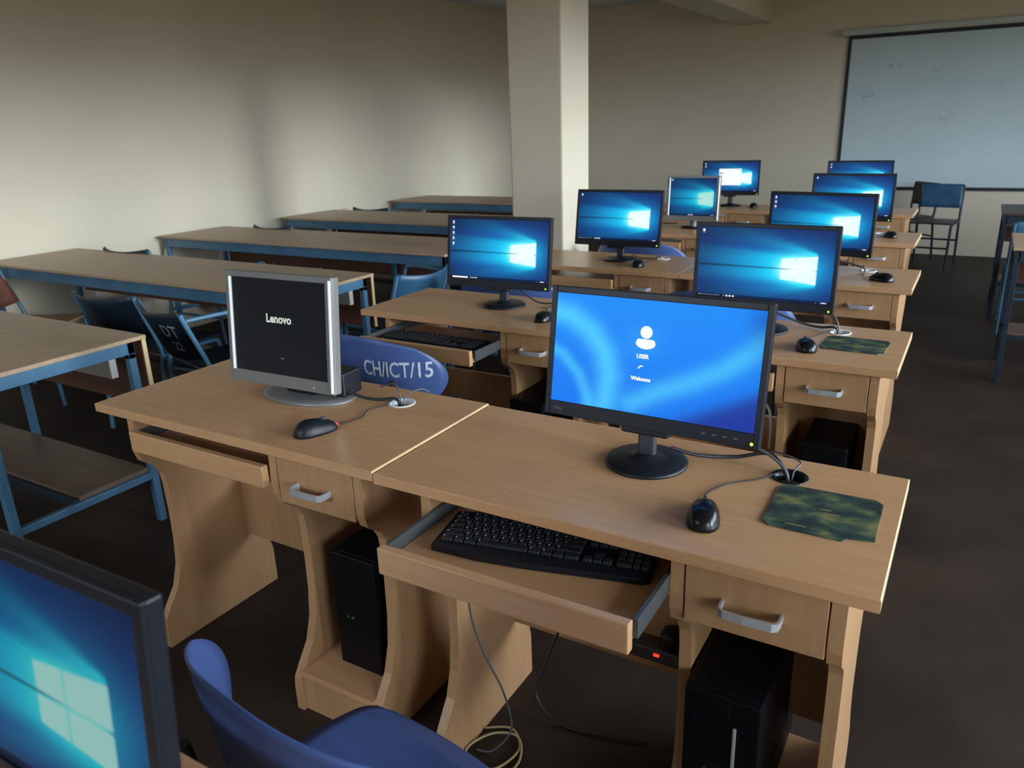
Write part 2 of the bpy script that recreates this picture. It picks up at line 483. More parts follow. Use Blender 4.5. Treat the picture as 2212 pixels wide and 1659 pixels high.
def login(u, y):
    def band(pts, w):
        dm = np.full(u.shape, 9.)
        for (a, b), (c, d) in zip(pts, pts[1:]):
            ex, ey = (c - a) * 1.7, (d - b)
            px, py = (u - a) * 1.7, y - b
            t = np.clip((px * ex + py * ey) / (ex * ex + ey * ey), 0, 1)
            dm = np.minimum(dm, np.hypot(px - t * ex, py - t * ey))
        return np.exp(-(dm / w) ** 2)
    A = band([(-.05, .16), (.08, .2), (.19, .32), (.27, .5), (.30, .7), (.29, .9), (.27, 1.05)], .105)
    Bn = band([(-.05, .48), (.05, .56), (.14, .72), (.19, .9), (.2, 1.05)], .055)
    C = band([(.42, .92), (.55, .78), (.7, .66), (.84, .52), (.95, .36), (1.0, .24)], .09)
    G_ = np.exp(-(((u - .46) * 1.7) ** 2 + (y - .36) ** 2) / .02) * .5
    dark = 1 / (1 + np.exp(-((y - 1.10) + (u - .55) * .95) / .035)) * (u > .35)
    dark2 = np.exp(-(((u - 1.0) / .07) ** 2 + ((y - .12) / .22) ** 2))
    L = np.clip(.85 * A + .6 * Bn + .65 * C + .4 * G_, 0, 1.1)
    top = 1 - .25 * y
    R = .008 + .07 * L; G = .26 * top + .38 * L; B = .95 + .1 * L - .25 * (1 - top)
    k = 1 - .80 * dark - .45 * dark2
    G *= k; B *= (1 - .62 * dark - .35 * dark2); R = R * k + .01 * dark
    return np.clip(np.stack([R, G, B], -1), 0, 1)

def black_boot(u, y):
    g = .0035 + .0025 * y + 0 * u
    return np.stack([g * .95, g * 1.15, g * 1.3], -1)

SM = {'hero': screen_mat('lit_desktop_screen', (1, 1, 1), 1.0), 'teal': screen_mat('lit_teal_screen', (.55, .85, .80), .9),
      'wash': screen_mat('lit_screen_seen_aslant', (.40, .60, .56), .80), 'login': screen_mat('lit_login_screen', (1, 1, 1), 1.0),
      'boot': screen_mat('dark_boot_screen', (1, 1, 1), 1.0)}

def screen_grid(name, fn, w, h, T, y, nu, nv, mat, parent):
    us = np.linspace(0, 1, nu + 1); vs = np.linspace(0, 1, nv + 1)
    U, V = np.meshgrid(us, vs)
    colr = fn(U, V).reshape(-1, 3)
    pts = [T(Vector((-w / 2 + w * a, y, h / 2 - h * b))) for b in vs for a in us]
    fs = [[j * (nu + 1) + i, (j + 1) * (nu + 1) + i, (j + 1) * (nu + 1) + i + 1, j * (nu + 1) + i + 1] for j in range(nv) for i in range(nu)]
    me = bpy.data.meshes.new(name); me.from_pydata([tuple(p) for p in pts], [], fs)
    at = me.color_attributes.new('Col', 'FLOAT_COLOR', 'POINT')
    at.data.foreach_set('color', np.concatenate([colr, np.ones((len(colr), 1))], 1).astype(np.float32).ravel())
    me.materials.append(mat)
    o = bpy.data.objects.new(name, me); COL.objects.link(o); o.parent = parent
    return o

def quad(mb, T, x0, x1, z0, z1, y, mi=0):
    mb.add([T(Vector(p)) for p in ((x0, y, z0), (x1, y, z0), (x1, y, z1), (x0, y, z1))], [[0, 1, 2, 3]], mi)
def disc(mb, T, cx, cz, r, y, mi=0, n=18, sx=1., a0=0, a1=2 * PI):
    vs = [T(Vector((cx + r * sx * math.cos(a0 + (a1 - a0) * k / n), y, cz + r * math.sin(a0 + (a1 - a0) * k / n)))) for k in range(n)]
    mb.add(vs, [list(range(n))], mi)
def put_text(mb, T, txt, size, cx, cz, y, mi=0, **k):
    vs, fs = text_mesh(txt, size, **k)
    mb.add([T(Vector((cx + v.x, y, cz + v.y))) for v in vs], fs, mi)

def monitor(label, x, y, z, yaw, tilt, w=.463, h=.278, kind='hero', fine=True, icons=1, taskbar=True, bx=0.):
    t = thing('computer_monitor', label, 'monitor', (x, y, ZD), yaw, 'flat monitors on the desks')
    ca, sa = math.cos(tilt), math.sin(tilt)
    zc = z - ZD
    T = lambda v: Vector((v.x, v.y * ca + v.z * sa, zc - v.y * sa + v.z * ca))
    bl, bt, bb = .0125, .014, .030
    # housing: bezel ring in front, body behind
    hb = MB()
    hb.box(-w / 2, w / 2, .004, .022, -h / 2, h / 2, .003, T=T)
    y0 = 0
    hb.box(-w / 2, -w / 2 + bl, y0, .006, -h / 2, h / 2, .0015, T=T).box(w / 2 - bl, w / 2, y0, .006, -h / 2, h / 2, .0015, T=T)
    hb.box(-w / 2 + bl, w / 2 - bl, y0, .006, h / 2 - bt, h / 2, .0015, T=T).box(-w / 2 + bl, w / 2 - bl, y0, .006, -h / 2, -h / 2 + bb, .0015, T=T)
    hb.box(-w * .40, w * .40, .02, .040, -h * .42, h * .40, .008, T=T)
    hb.box(-.05, .05, .002, .03, -h / 2 - .012, -h / 2 + .005, .004, T=T)
    hb.build('housing', M['black_plastic'], t)
    sw, sh_ = w - 2 * bl, h - bt - bb
    oz = (bb - bt) / 2
    TS = lambda v: T(Vector((v.x, v.y, v.z + oz)))
    fn = {'hero': hero, 'wash': lambda u, v: hero(u, v, 0.), 'login': login}[kind]
    s = screen_grid('screen', fn, sw, sh_, TS, .0038, 220 if fine else 110, 124 if fine else 62, SM[kind], t)
    yy = .0033
    ib = MB()
    if kind == 'login':
        ux, uz = -.035 * sw + .002, .13 * sh_
        disc(ib, TS, ux, uz + .0215, .0128, yy, n=24)
        pts = [(.0215 * math.cos(q) * (1 if math.sin(q) < 0 else .96), .0125 * math.sin(q) if math.sin(q) < 0 else .0075 * min(1, 1.6 * math.sin(q))) for q in [2 * PI * k / 28 for k in range(28)]]
        ib.add([TS(Vector((ux + a, yy, uz + b))) for a, b in pts], [list(range(28))[::-1]])
        ib.build('user_icon', M['ui_white'], s)
        tb = MB()
        put_text(tb, TS, 'USER', .0115, ux - .004, uz - .028, yy, bold=.0005, xscale=1.0)
        # waiting arc
        arc = []
        for k in range(9):
            a = PI * .95 - k * PI * .55 / 8
            arc.append((math.cos(a), math.sin(a)))
        vs = [TS(Vector((ux - .004 + a * .0085, yy, uz - .0545 + b * .0085))) for a, b in arc] + [TS(Vector((ux - .004 + a * .0060, yy, uz - .0545 + b * .0060))) for a, b in arc]
        tb.add(vs, [[k, k + 1, k + 10, k + 9] for k in range(8)])
        put_text(tb, TS, 'Welcome', .0105, ux - .004, uz - .074, yy, bold=.0006, xscale=1.0)
        tb.build('login_text', M['ui_white'], s)
        lb = MB(); put_text(lb, T, 'DELL', .010, -w / 2 + .033, -h / 2 + .015, -.0006, bold=.0002)
        lb.build('maker_logo', M['logo_grey'], t)
        bt_ = MB()
        for k in range(4): quad(bt_, T, w / 2 - .112 + k * .021, w / 2 - .104 + k * .021, -h / 2 + .0135, -h / 2 + .0165, -.0006)
        bt_.build('button_row', M['logo_grey'], t)
    else:
        for k in range(icons):
            zt = sh_ / 2 - .012 - k * .021
            disc(ib, TS, -sw / 2 + .014, zt, .0045, yy, n=10)
            quad(ib, TS, -sw / 2 + .0085, -sw / 2 + .0195, zt - .0085, zt - .0063, yy, 1)
        if taskbar:
            zb = -sh_ / 2 + .0055
            if taskbar == 'search':
                quad(ib, TS, -sw / 2 + .012, -sw / 2 + .085, zb - .003, zb + .003, yy)
                for k in range(4): disc(ib, TS, -sw / 2 + .099 + k * .009, zb, .0025, yy, n=8)
            else:
                quad(ib, TS, -sw / 2 + .012, -sw / 2 + .082, zb - .0008, zb + .0004, yy, 1)
                disc(ib, TS, -sw / 2 + .011, zb, .0018, yy, n=8)
                for k in range(3): disc(ib, TS, -sw / 2 + .106 + k * .011, zb, .0032, yy, n=8, sx=1.2)
                disc(ib, TS, -sw / 2 + .096, zb, .0022, yy, 1, n=8)
            quad(ib, TS, sw / 2 - .030, sw / 2 - .010, zb - .0020, zb + .0020, yy, 1)
            quad(ib, TS, sw / 2 - .024, sw / 2 - .016, zb - .0014, zb + .0014, yy - .0002, 0)
            disc(ib, TS, sw / 2 - .044, zb, .0014, yy, 1, n=8)
        if ib.v: ib.build('desktop_icons', [M['ui_white'], M['ui_dim']], s)
    lb = MB(); disc(lb, T, w / 2 - .014, -h / 2 + .010, .0032, -.0008, n=12)
    lb.build('power_light', M['led_green'], t)['label'] = 'glowing green power light'
    # stand
    nk = MB()
    nk.box(bx - .019, bx + .019, .034, .056, .012, zc - .02, .006)
    nk.build('stand_neck', M['grey_plastic'], t)
    bs = MB()
    bs.lathe([(.088, .0), (.089, .004), (.084, .009), (.05, .013), (.026, .017), (.022, .022)], (bx, .042, .0), 40)
    bs.build('stand_base', M['black_plastic'], t)
    return t

def popup(t):
    s = [c for c in t.children if c.name.startswith('screen')][0]
    return s

def silver_monitor(label, x, y, z, yaw, tilt, w=.365, h=.300, kind='boot', bright=False):
    t = thing('silver_monitor', label, 'monitor', (x, y, ZD), yaw, 'flat monitors on the desks')
    ca, sa = math.cos(tilt), math.sin(tilt)
    zc = z - ZD
    T = lambda v: Vector((v.x, v.y * ca + v.z * sa, zc - v.y * sa + v.z * ca))
    bl, bt, bb = .022, .016, .033
    hb = MB()
    hb.box(-w / 2, w / 2, .004, .030, -h / 2, h / 2, .004, T=T)
    hb.box(-w / 2, -w / 2 + bl, 0, .006, -h / 2, h / 2, .002, T=T).box(w / 2 - bl, w / 2, 0, .006, -h / 2, h / 2, .002, T=T)
    hb.box(-w / 2 + bl, w / 2 - bl, 0, .006, h / 2 - bt, h / 2, .002, T=T).box(-w / 2 + bl, w / 2 - bl, 0, .006, -h / 2, -h / 2 + bb, .002, T=T)
    hb.build('housing', M['silver'], t)
    MB().box(-w * .42, w * .42, .028, .052, -h * .44, h * .40, .01, T=T).build('back_cover', M['black_plastic'], t)
    for xs in (-w / 2 + bl - .0065, w / 2 - .0085):  # left strip is inner chrome trim; right one paints the bezel's side highlight
        MB().tube([(xs + .003, -.001, -h / 2 + .006 if xs > 0 else -h / 2 + bb), (xs + .003, -.001, h / 2 - .008 if xs > 0 else h / 2 - bt)], .0042, 10, T=T).build('trim_highlight_strip', M['silver_hi'], t)['label'] = 'bright vertical strip for chrome trim and side highlight'
    sw, sh_ = w - 2 * bl, h - bt - bb
    oz = (bb - bt) / 2
    TS = lambda v: T(Vector((v.x, v.y, v.z + oz)))
    yy = .0032
    if kind == 'boot':
        s = screen_grid('screen', black_boot, sw, sh_, TS, .0037, 8, 8, SM['boot'], t)
        tb = MB()
        put_text(tb, TS, 'Lenovo', .031, .000, .022, yy, bold=.0010, xscale=.95)
        put_text(tb, TS, '.', .016, .050, .018, yy)
        tb.build('boot_logo', M['logo_white'], s)
        d = MB(); quad(d, TS, .004, .013, -.0815, -.0800, yy); d.build('cursor', M['ui_dim'], s)
        lb = MB(); disc(lb, T, w / 2 - .068, -h / 2 + .013, .003, -.001, n=10); lb.build('power_light', M['led_dim'], t)
    else:
        s = screen_grid('screen', lambda u, v: hero(.13 + u * .80, v), sw, sh_, TS, .0037, 110, 88, SM['teal'], t)
        ib = MB()
        disc(ib, TS, -sw / 2 + .012, sh_ / 2 - .010, .004, yy, n=10)
        quad(ib, TS, -sw / 2 + .007, -sw / 2 + .017, sh_ / 2 - .02, sh_ / 2 - .018, yy, 1)
        zb = -sh_ / 2 + .006
        for k in range(3): disc(ib, TS, -.020 + k * .012, zb, .003, yy, n=8, sx=1.3)
        quad(ib, TS, sw / 2 - .03, sw / 2 - .008, zb - .0016, zb + .0016, yy, 1)
        ib.build('desktop_icons', [M['ui_white'], M['ui_dim']], s)
    if kind == 'boot':
        MB().box(-.055, .055, .050, .085, .012, zc + .02, .012).build('stand_neck', M['black_plastic'], t)
        MB().lathe([(1.0, 0), (1.01, .004), (.97, .009), (.80, .012), (.3, .014)], (0, .085, 0), 48, .150, .088).build('stand_base', M['silver'], t)
        MB().box(.075, .15, .058, .135, .018, .085, .006).build('connector_box', M['black_plastic'], t)
    else:
        MB().tube([(0, .045, .008), (0, .045, zc - h / 2 + .02)], .022, 14).build('stand_neck', M['silver'], t)
        MB().lathe([(1.0, 0), (1.01, .004), (.95, .009), (.4, .013)], (0, .06, 0), 40, .085, .07).build('stand_base', M['black_plastic'], t)
    return t

rad = math.radians
monitor('black monitor showing the bright blue login screen with a user icon', -.529, 1.408, .988, rad(-1), rad(10), w=.462, h=.276, kind='login', bx=-.018)
monitor('black monitor with lit window wallpaper, directly behind the login screen', -.596, 2.613, .974, rad(-.3), rad(4), w=.465, h=.280, icons=1)
monitor('black monitor on the third aisle desk, three icons down its screen', -.629, 3.812, .970, rad(-9), rad(2), w=.48, h=.280, icons=3, fine=False)
monitor('black monitor on the fourth aisle desk, single icon in its corner', -.673, 5.097, .971, rad(-3), rad(2), w=.463, h=.275, icons=1, fine=False)
monitor('black monitor farthest on the aisle, just below the wall screen edge', -.821, 6.498, .973, rad(2.5), rad(4), w=.458, h=.270, icons=2, fine=False)
monitor('black monitor right of the lettered blue chair, five icons and white search bar', -1.618, 2.593, .972, rad(2.7), rad(8), w=.463, h=.280, icons=5, taskbar='search')
monitor('black monitor standing in front of the cream column', -1.607, 3.764, .973, rad(.5), rad(9.9), w=.472, h=.285, icons=1, fine=False)
m5l = monitor('black monitor at the far left with a white pop-up window open', -1.790, 6.498, .977, rad(5.9), rad(3.6), w=.459, h=.275, icons=2, fine=False)
M1L = silver_monitor('silver-framed monitor showing white boot lettering on black', -1.536, 1.367, .953, rad(2.3), rad(6.2), w=.368)
silver_monitor('small silver-framed monitor showing the teal window wallpaper', -1.640, 5.077, .949, rad(1.7), rad(6), w=.352, h=.289, kind='hero')
monitor('cropped black monitor at the bottom left corner, seen at a slant', -.742, .268, .974, rad(1), rad(5), w=.463, h=.278, kind='wash', icons=0, taskbar=None)
# pop-up window on the far left monitor
s5 = [c for c in m5l.children if c.name.split('.')[0] == 'screen'][0]
zc5, ti5 = .977 - ZD, rad(3.6)
T5 = lambda v: Vector((v.x, v.y * math.cos(ti5) + v.z * math.sin(ti5), zc5 - v.y * math.sin(ti5) + v.z * math.cos(ti5)))
pb = MB(); quad(pb, T5, -.092, .085, -.058, .072, .0030); quad(pb, T5, .045, .08, .060, .064, .0027, 1); quad(pb, T5, -.088, -.062, .03, .045, .0027, 1)
pb.build('popup_window', [M['ui_white'], M['ui_dim']], s5)

# ------------------------------------------------------------------ mice, keyboards, pads
def mouse(label, x, y, rz, cord, mat='black_gloss', led=False):
    t = thing('computer_mouse', label, 'mouse', (x, y, ZD), rz, 'black wired mice')
    L, Wd, H = .056, .033, .036
    b = MB(); n, mm = 20, 10
    vs = []; fs = []
    for j in range(mm + 1):
        ph = (PI / 2) * j / mm
        for k in range(n):
            a = 2 * PI * k / n
            cx_, cy_ = math.cos(a), math.sin(a)
            pw = .88
            rr = math.cos(ph) ** .75
            ex = (abs(cx_) ** pw) * (1 if cx_ > 0 else -1); ey = (abs(cy_) ** pw) * (1 if cy_ > 0 else -1)
            yv = ey * L * rr
            xv = ex * Wd * rr * (1 - .10 * ey - .10 * (1 - ey * ey))
            zv = math.sin(ph) * H * (1 - .22 * (ey * rr + .25))
            vs.append(Vector((xv, yv, max(zv, 0) + .001)))
    for j in range(mm):
        for k in range(n):
            fs.append([j * n + k, j * n + (k + 1) % n, (j + 1) * n + (k + 1) % n, (j + 1) * n + k])
    fs.append(list(range(n))[::-1]); fs.append([mm * n + k for k in range(n)])
    b.add(vs, fs, 0, True).build('shell', M[mat], t)
    MB().tube([(-.003, .022, .0285), (.003, .022, .0285)], .0075, 14).build('scroll_wheel', M['grey_plastic'], t)
    if led: MB().box(-.005, .005, .052, .0575, .006, .012, .001).build('sensor_glow', M['led_red'], t)
    # cord given in world xy(z), converted to local
    ci = Matrix.Rotation(-rz, 3, 'Z')
    pts = [Vector((0, .053, .012)), Vector((0, .068, .006))]
    for p in cord:
        v = ci @ Vector((p[0] - x, p[1] - y, 0)); v.z = (p[2] if len(p) > 2 else ZD + .003) - ZD
        pts.append(v)
    MB().tube(pts, .0015, 6, sub=6).build('cord', M['cable_black'], t)
    return t
G1R = (xl_of(1, 'R') + .785, YFR[1] + .375); G1L = (xl_of(1, 'L') + .785, YFR[1] + .375)
G2R = (xl_of(2, 'R') + .785, YFR[2] + .375); G2L = (xl_of(2, 'L') + .785, YFR[2] + .375)
G3R = (xl_of(3, 'R') + .785, YFR[3] + .375); G3L = (xl_of(3, 'L') + .785, YFR[3] + .375)
mouse('black mouse beside the camouflage mat on the nearest aisle desk', -.362, 1.262, rad(14), [(-.385, 1.36), (-.36, 1.42), (-.31, 1.47), (G1R[0] - .02, G1R[1], .753), (G1R[0] - .012, G1R[1] + .004, .70)])
MS1L = mouse('black mouse with a red glow in front of the silver boot monitor', -1.318, 1.25, rad(-22), [(-1.295, 1.32), (-1.28, 1.37), (-1.30, 1.42), (-1.285, 1.47), (G1L[0] - .018, G1L[1], .757), (G1L[0] - .01, G1L[1], .70)], 'black_plastic', True)
mouse('black mouse at the corner of the small green mat, second aisle desk', -.415, 2.475, rad(20), [(-.44, 2.58), (-.40, 2.66), (G2R[0] - .018, G2R[1], .753), (G2R[0] - .01, G2R[1], .70)])
mouse('black mouse half hidden behind the left edge of the login monitor', -1.352, 2.485, rad(5), [(-1.38, 2.58), (-1.43, 2.64), (-1.42, 2.70), (G2L[0] - .018, G2L[1], .753), (G2L[0] - .01, G2L[1], .70)])
mouse('black mouse near the right end of the third aisle desk', -.332, 3.685, rad(60), [(-.41, 3.74), (-.42, 3.83), (G3R[0] - .018, G3R[1], .753), (G3R[0] - .01, G3R[1], .70)])
mouse('black mouse in front of the monitor that stands before the column', -1.45, 3.665, rad(10), [(-1.46, 3.75), (-1.43, 3.83), (G3L[0] - .018, G3L[1], .753), (G3L[0] - .01, G3L[1], .70)])
mouse('black mouse on the right end of the fourth aisle desk', -.437, 5.05, rad(30), [(-.47, 5.12), (-.50, 5.18)])
mouse('black mouse on the farthest left desk below the pop-up window monitor', -1.583, 6.48, rad(0), [(-1.60, 6.55), (-1.57, 6.60)])

def mouse_pad(label, x, y, w, d, rz, notch):
    t = thing('mouse_pad', label, 'mouse mat', (x, y, ZD), rz, 'camouflage mouse mats')
    c = .014
    pr = [(-w / 2 + c, -d / 2), (w / 2 - .05, -d / 2 - .004), (w / 2 - .042, -d / 2 + .010), (w / 2, -d / 2 + .018)] if notch else [(-w / 2 + c, -d / 2), (w / 2 - c, -d / 2), (w / 2, -d / 2 + c)]
    pr += [(w / 2, d / 2 - c), (w / 2 - c, d / 2), (-w / 2 + c, d / 2), (-w / 2, d / 2 - c), (-w / 2, -d / 2 + c)]
    MB().prism(pr, .0, .003, axis='Z').build('mat', M['pad'], t)
    MB().prism([(a * .995, b * .995) for a, b in pr], .0001, .0008, axis='Z').build('backing', M['black_rubber'], t)
    lb = MB()
    for (x0, x1, y0, y1) in ((-.055, -.018, -.073, -.069), (-.008, .012, .006, .010), (.0, .028, -.006, -.003)):
        k = w / .19
        lb.add([Vector((x0 * k, y0 * d / .175, .0033)), Vector((x1 * k, y0 * d / .175, .0033)), Vector((x1 * k, y1 * d / .175, .0033)), Vector((x0 * k, y1 * d / .175, .0033))], [[0, 1, 2, 3]])
    lb.build('print_mark', plain('mat_print_yellow', (.26, .24, .10), .6), t)
mouse_pad('large camouflage mouse mat with a torn corner, nearest aisle desk', -.174, 1.382, .188, .180, rad(1), True)
mouse_pad('smaller dull green mouse mat on the second aisle desk', -.284, 2.578, .185, .165, rad(-2), False)

def keyboard(label, x, y, z, rz, single):
    t = thing('keyboard', label, 'keyboard', (x, y, z), rz, 'black keyboards on trays')
    w, d = .43, .155
    pr = [(-w / 2, -d / 2 + .010), (-w / 2 + .10, -d / 2 - .004), (-.03, -d / 2 - .006), (w / 2 - .06, -d / 2 + .002), (w / 2 - .012, -d / 2 + .004), (w / 2, -d / 2 + .014), (w / 2, d / 2 - .008), (w / 2 - .01, d / 2), (-w / 2 + .01, d / 2), (-w / 2, d / 2 - .008)]
    MB().prism(pr, .001, .014, axis='Z').build('case', M['black_plastic'], t)
    p = .0187
    keys = []
    def row(y, x0, ws):
        xx = x0
        for k in ws:
            if k > 0: keys.append((xx, y, abs(k) * p)); xx += k * p
            else: xx += -k * p
    x0 = -w / 2 + .012
    ys = [d / 2 - .022 - i * .0195 for i in range(6)]
    row(ys[0], x0, [1, -.7, 1, 1, 1, 1, -.4, 1, 1, 1, 1, -.4, 1, 1, 1, 1])
    row(ys[1], x0, [1] * 13 + [2]); row(ys[2], x0, [1.5] + [1] * 12 + [1.5]); row(ys[3], x0, [1.75] + [1] * 11 + [2.25])
    row(ys[4], x0, [2.25] + [1] * 10 + [2.75]); row(ys[5], x0, [1.4, 1.2, 1.4, 5.6, 1.4, 1.2, 1.2, 1.6])
    xb = x0 + 15.35 * p
    for i in (1, 2): row(ys[i], xb, [1, 1, 1])
    row(ys[4], xb + p, [1]); row(ys[5], xb, [1, 1, 1])
    xc = xb + 3.35 * p
    kk = (w / 2 - .008 - xc) / 4 / p
    for i in range(1, 6): row(ys[i], xc, [kk] * 4 if i < 5 else [2 * kk, kk, kk])
    if single:
        meshes = {}
        for i, (xx, yy, ww) in enumerate(keys[:100]):
            kx = round(ww, 4)
            if kx not in meshes:
                o = MB().box(-kx / 2 + .0012, kx / 2 - .0012, -.0083, .0083, 0, .007, .0018, seg=1).build('key', M['key_plastic'], t)
                meshes[kx] = o.data
            else:
                o = bpy.data.objects.new('key', meshes[kx]); COL.objects.link(o); o.parent = t
            o.location = (xx + ww / 2, yy, .0142)
        rest = keys[100:]
    else:
        rest = keys
    mb = MB()
    for xx, yy, ww in rest: mb.box(xx + .0012, xx + ww - .0012, yy - .0083, yy + .0083, .0142, .0212, .0018, seg=1)
    if mb.v:
        o = mb.build('keys', M['key_plastic'], t)
        o['kind'] = 'stuff'
    lb = MB()
    rr = random.Random(3)
    for xx, yy, ww in keys[:72]:
        s_ = .0022
        cx_, cy_ = xx + .0052, yy + .003
        lb.add([Vector((cx_ - s_, cy_ - s_, .0216)), Vector((cx_ + s_, cy_ - s_, .0216)), Vector((cx_ + s_ * .2, cy_ + s_, .0216)), Vector((cx_ - s_, cy_ + s_ * .6, .0216))], [[0, 1, 2, 3]])
    lb.build('key_legends', M['paint_grey'], t)
    return t
keyboard('black keyboard lying askew on the nearest pulled-out tray', -.640, 1.165, .6625, rad(11.5), True)
keyboard('black keyboard on the tray behind the lettered blue chair', xl_of(2, 'L') + .40, YFR[2] - .05, .6625, rad(0), False)

# ------------------------------------------------------------------ PC towers
def tower(label, x, y, z=.12, h=.335, strip=True, w=.142, d=.37):
    t = thing('pc_tower', label, 'computer', (x, y, z), 0, 'black computer towers under the desks')
    MB().box(0, w, .012, d, .004, h, .004).build('case', M['tower_black'], t)
    f = MB().box(.001, w - .001, 0, .014, .004, h - .001, .004)
    f.build('front_panel', M['tower_black'], t)
    b = MB()
    for zz in (h - .05, h - .095): b.box(.012, w * .60, -.0015, .002, zz, zz + .036, .001)
    b.build('drive_bay', M['tower_black'], t)
    if strip:
        MB().box(w * .66, w * .66 + .006, -.004, .002, .03, h - .06, .001).build('chrome_strip', M['alu'], t)['label'] = 'slim bright strip'
    lb = MB(); lb.box(w * .30, w * .30 + .004, -.003, .001, h * .46, h * .46 + .004).box(w * .40, w * .40 + .006, -.003, .001, h * .46 - .001, h * .46 + .005)
    lb.build('power_light', M['led_green'] if strip else M['led_off'], t)
    for sx in (.02, w - .03): MB().box(sx, sx + .01, .03, d - .03, 0, .005).build('foot', M['black_rubber'], t)
    return t
tower('black tower with a bright front strip under the nearest aisle desk', xl_of(1, 'R') + .692, 1.165)
tower('black tower in the shadowed bay beneath the silver boot monitor desk', xl_of(1, 'L') + .755, 1.215, strip=False)
tower('black tower seen under the second aisle desk drawer', xl_of(2, 'R') + .74, 2.42, strip=False)
tower('black tower partly hidden left of the login monitor, second row', xl_of(2, 'L') + .692, 2.36, strip=False, h=.34)
tower('black tower under the third aisle desk drawer', xl_of(3, 'R') + .72, 3.6, strip=False)

# ------------------------------------------------------------------ plastic chairs
def plastic_chair(label, x, y, rz=0., text=None, s=1.):
    t = thing('plastic_chair', label, 'chair', (x, y, 0), rz, 'blue plastic chairs at the computer desks')
    t.scale = (s, s * .88, 1.028 if s < .9 else 1)
    # chair faces +Y (towards its desk); the back is at -Y
    Wb, Hb = .300, .150
    def back(u, v):
        k = .86
        px = u * (1 - k + k * math.sqrt(max(0, 1 - v * v / 2)))
        pz = v * (1 - k + k * math.sqrt(max(0, 1 - u * u / 2)))
        zz = .617 + pz * Hb
        yy = -.225 - (zz - .45) * .18 + .15 * abs(px) ** 2.8
        return (px * Wb, yy, zz)
    bk = MB().shell(back, 28, 16, .006).build('backrest', M['blue_plastic'], t)
    def seat(u, v):
        k = .55
        px = u * (1 - k + k * math.sqrt(max(0, 1 - v * v / 2)))
        py = v * (1 - k + k * math.sqrt(max(0, 1 - u * u / 2)))
        zz = .445 - .022 * (1 - px * px) * (1 - py * py) - (.03 * max(0, py - .6) ** 2 / .16 if py > .6 else 0) + (.05 * (abs(py) - .7) ** 2 / .09 if py < -.7 else 0)
        zz += .0045 * (1 if (int((v + 1) * 14 + .5) % 4 == 0 and abs(u) < .9 and v > -.3) else 0)
        return (px * .215, py * .21 - .005, zz)
    MB().shell(seat, 20, 28, .007).build('seat', M['blue_plastic'], t)
    for sx in (-1, 1):
        X = .165 * sx
        MB().tube([(X, -.285, .62), (X, -.262, .52), (X, -.225, .42), (X, -.215, .40), (X * 1.1, -.235, .2), (X * 1.15, -.25, .008)], .011, 8, sub=3).build('leg', M['black_metal'], t)
        MB().tube([(X, -.215, .415), (X, .15, .415), (X, .168, .39), (X * 1.1, .19, .2), (X * 1.15, .20, .008)], .011, 8, sub=3).build('leg', M['black_metal'], t)
    MB().tube([(-.165, .15, .41), (.165, .15, .41)], .009, 8).tube([(-.165, -.2, .41), (.165, -.2, .41)], .009, 8).build('seat_frame', M['black_metal'], t)
    if text:
        tb = MB()
        vs, fs = text_mesh(text, .082, xscale=.64, shear=.12, bold=.0010)
        def onback(p):
            px = p.x / Wb; zz = p.y
            v = (zz - .617) / Hb
            yy = -.225 - (zz - .45) * .18 + .15 * abs(min(1, abs(px))) ** 2.8
            return Vector((p.x, yy - .0058, zz))
        tb.add([onback(Vector((q.x + .150, q.y + .648 - .03 * q.x, 0))) for q in vs], fs)
        tb.build('painted_number', M['paint_grey'], bk)
    return t
CH0 = plastic_chair('blue plastic chair cropped by the bottom edge beside the nearest monitor', -.690, .70, rad(-8), None, .88)
plastic_chair('blue plastic chair with grey painted lettering on its back', -1.834, 2.20, 0, 'CH/ICT/15', .98)
plastic_chair('blue plastic chair behind the five-icon monitor, its rounded top just showing', -1.99, 3.40)
plastic_chair('blue plastic chair peeping over the desk next to the cream column', -1.765, 4.62)
plastic_chair('blue plastic chair whose rim shows between the login and wallpaper monitors', -.895, 3.38)

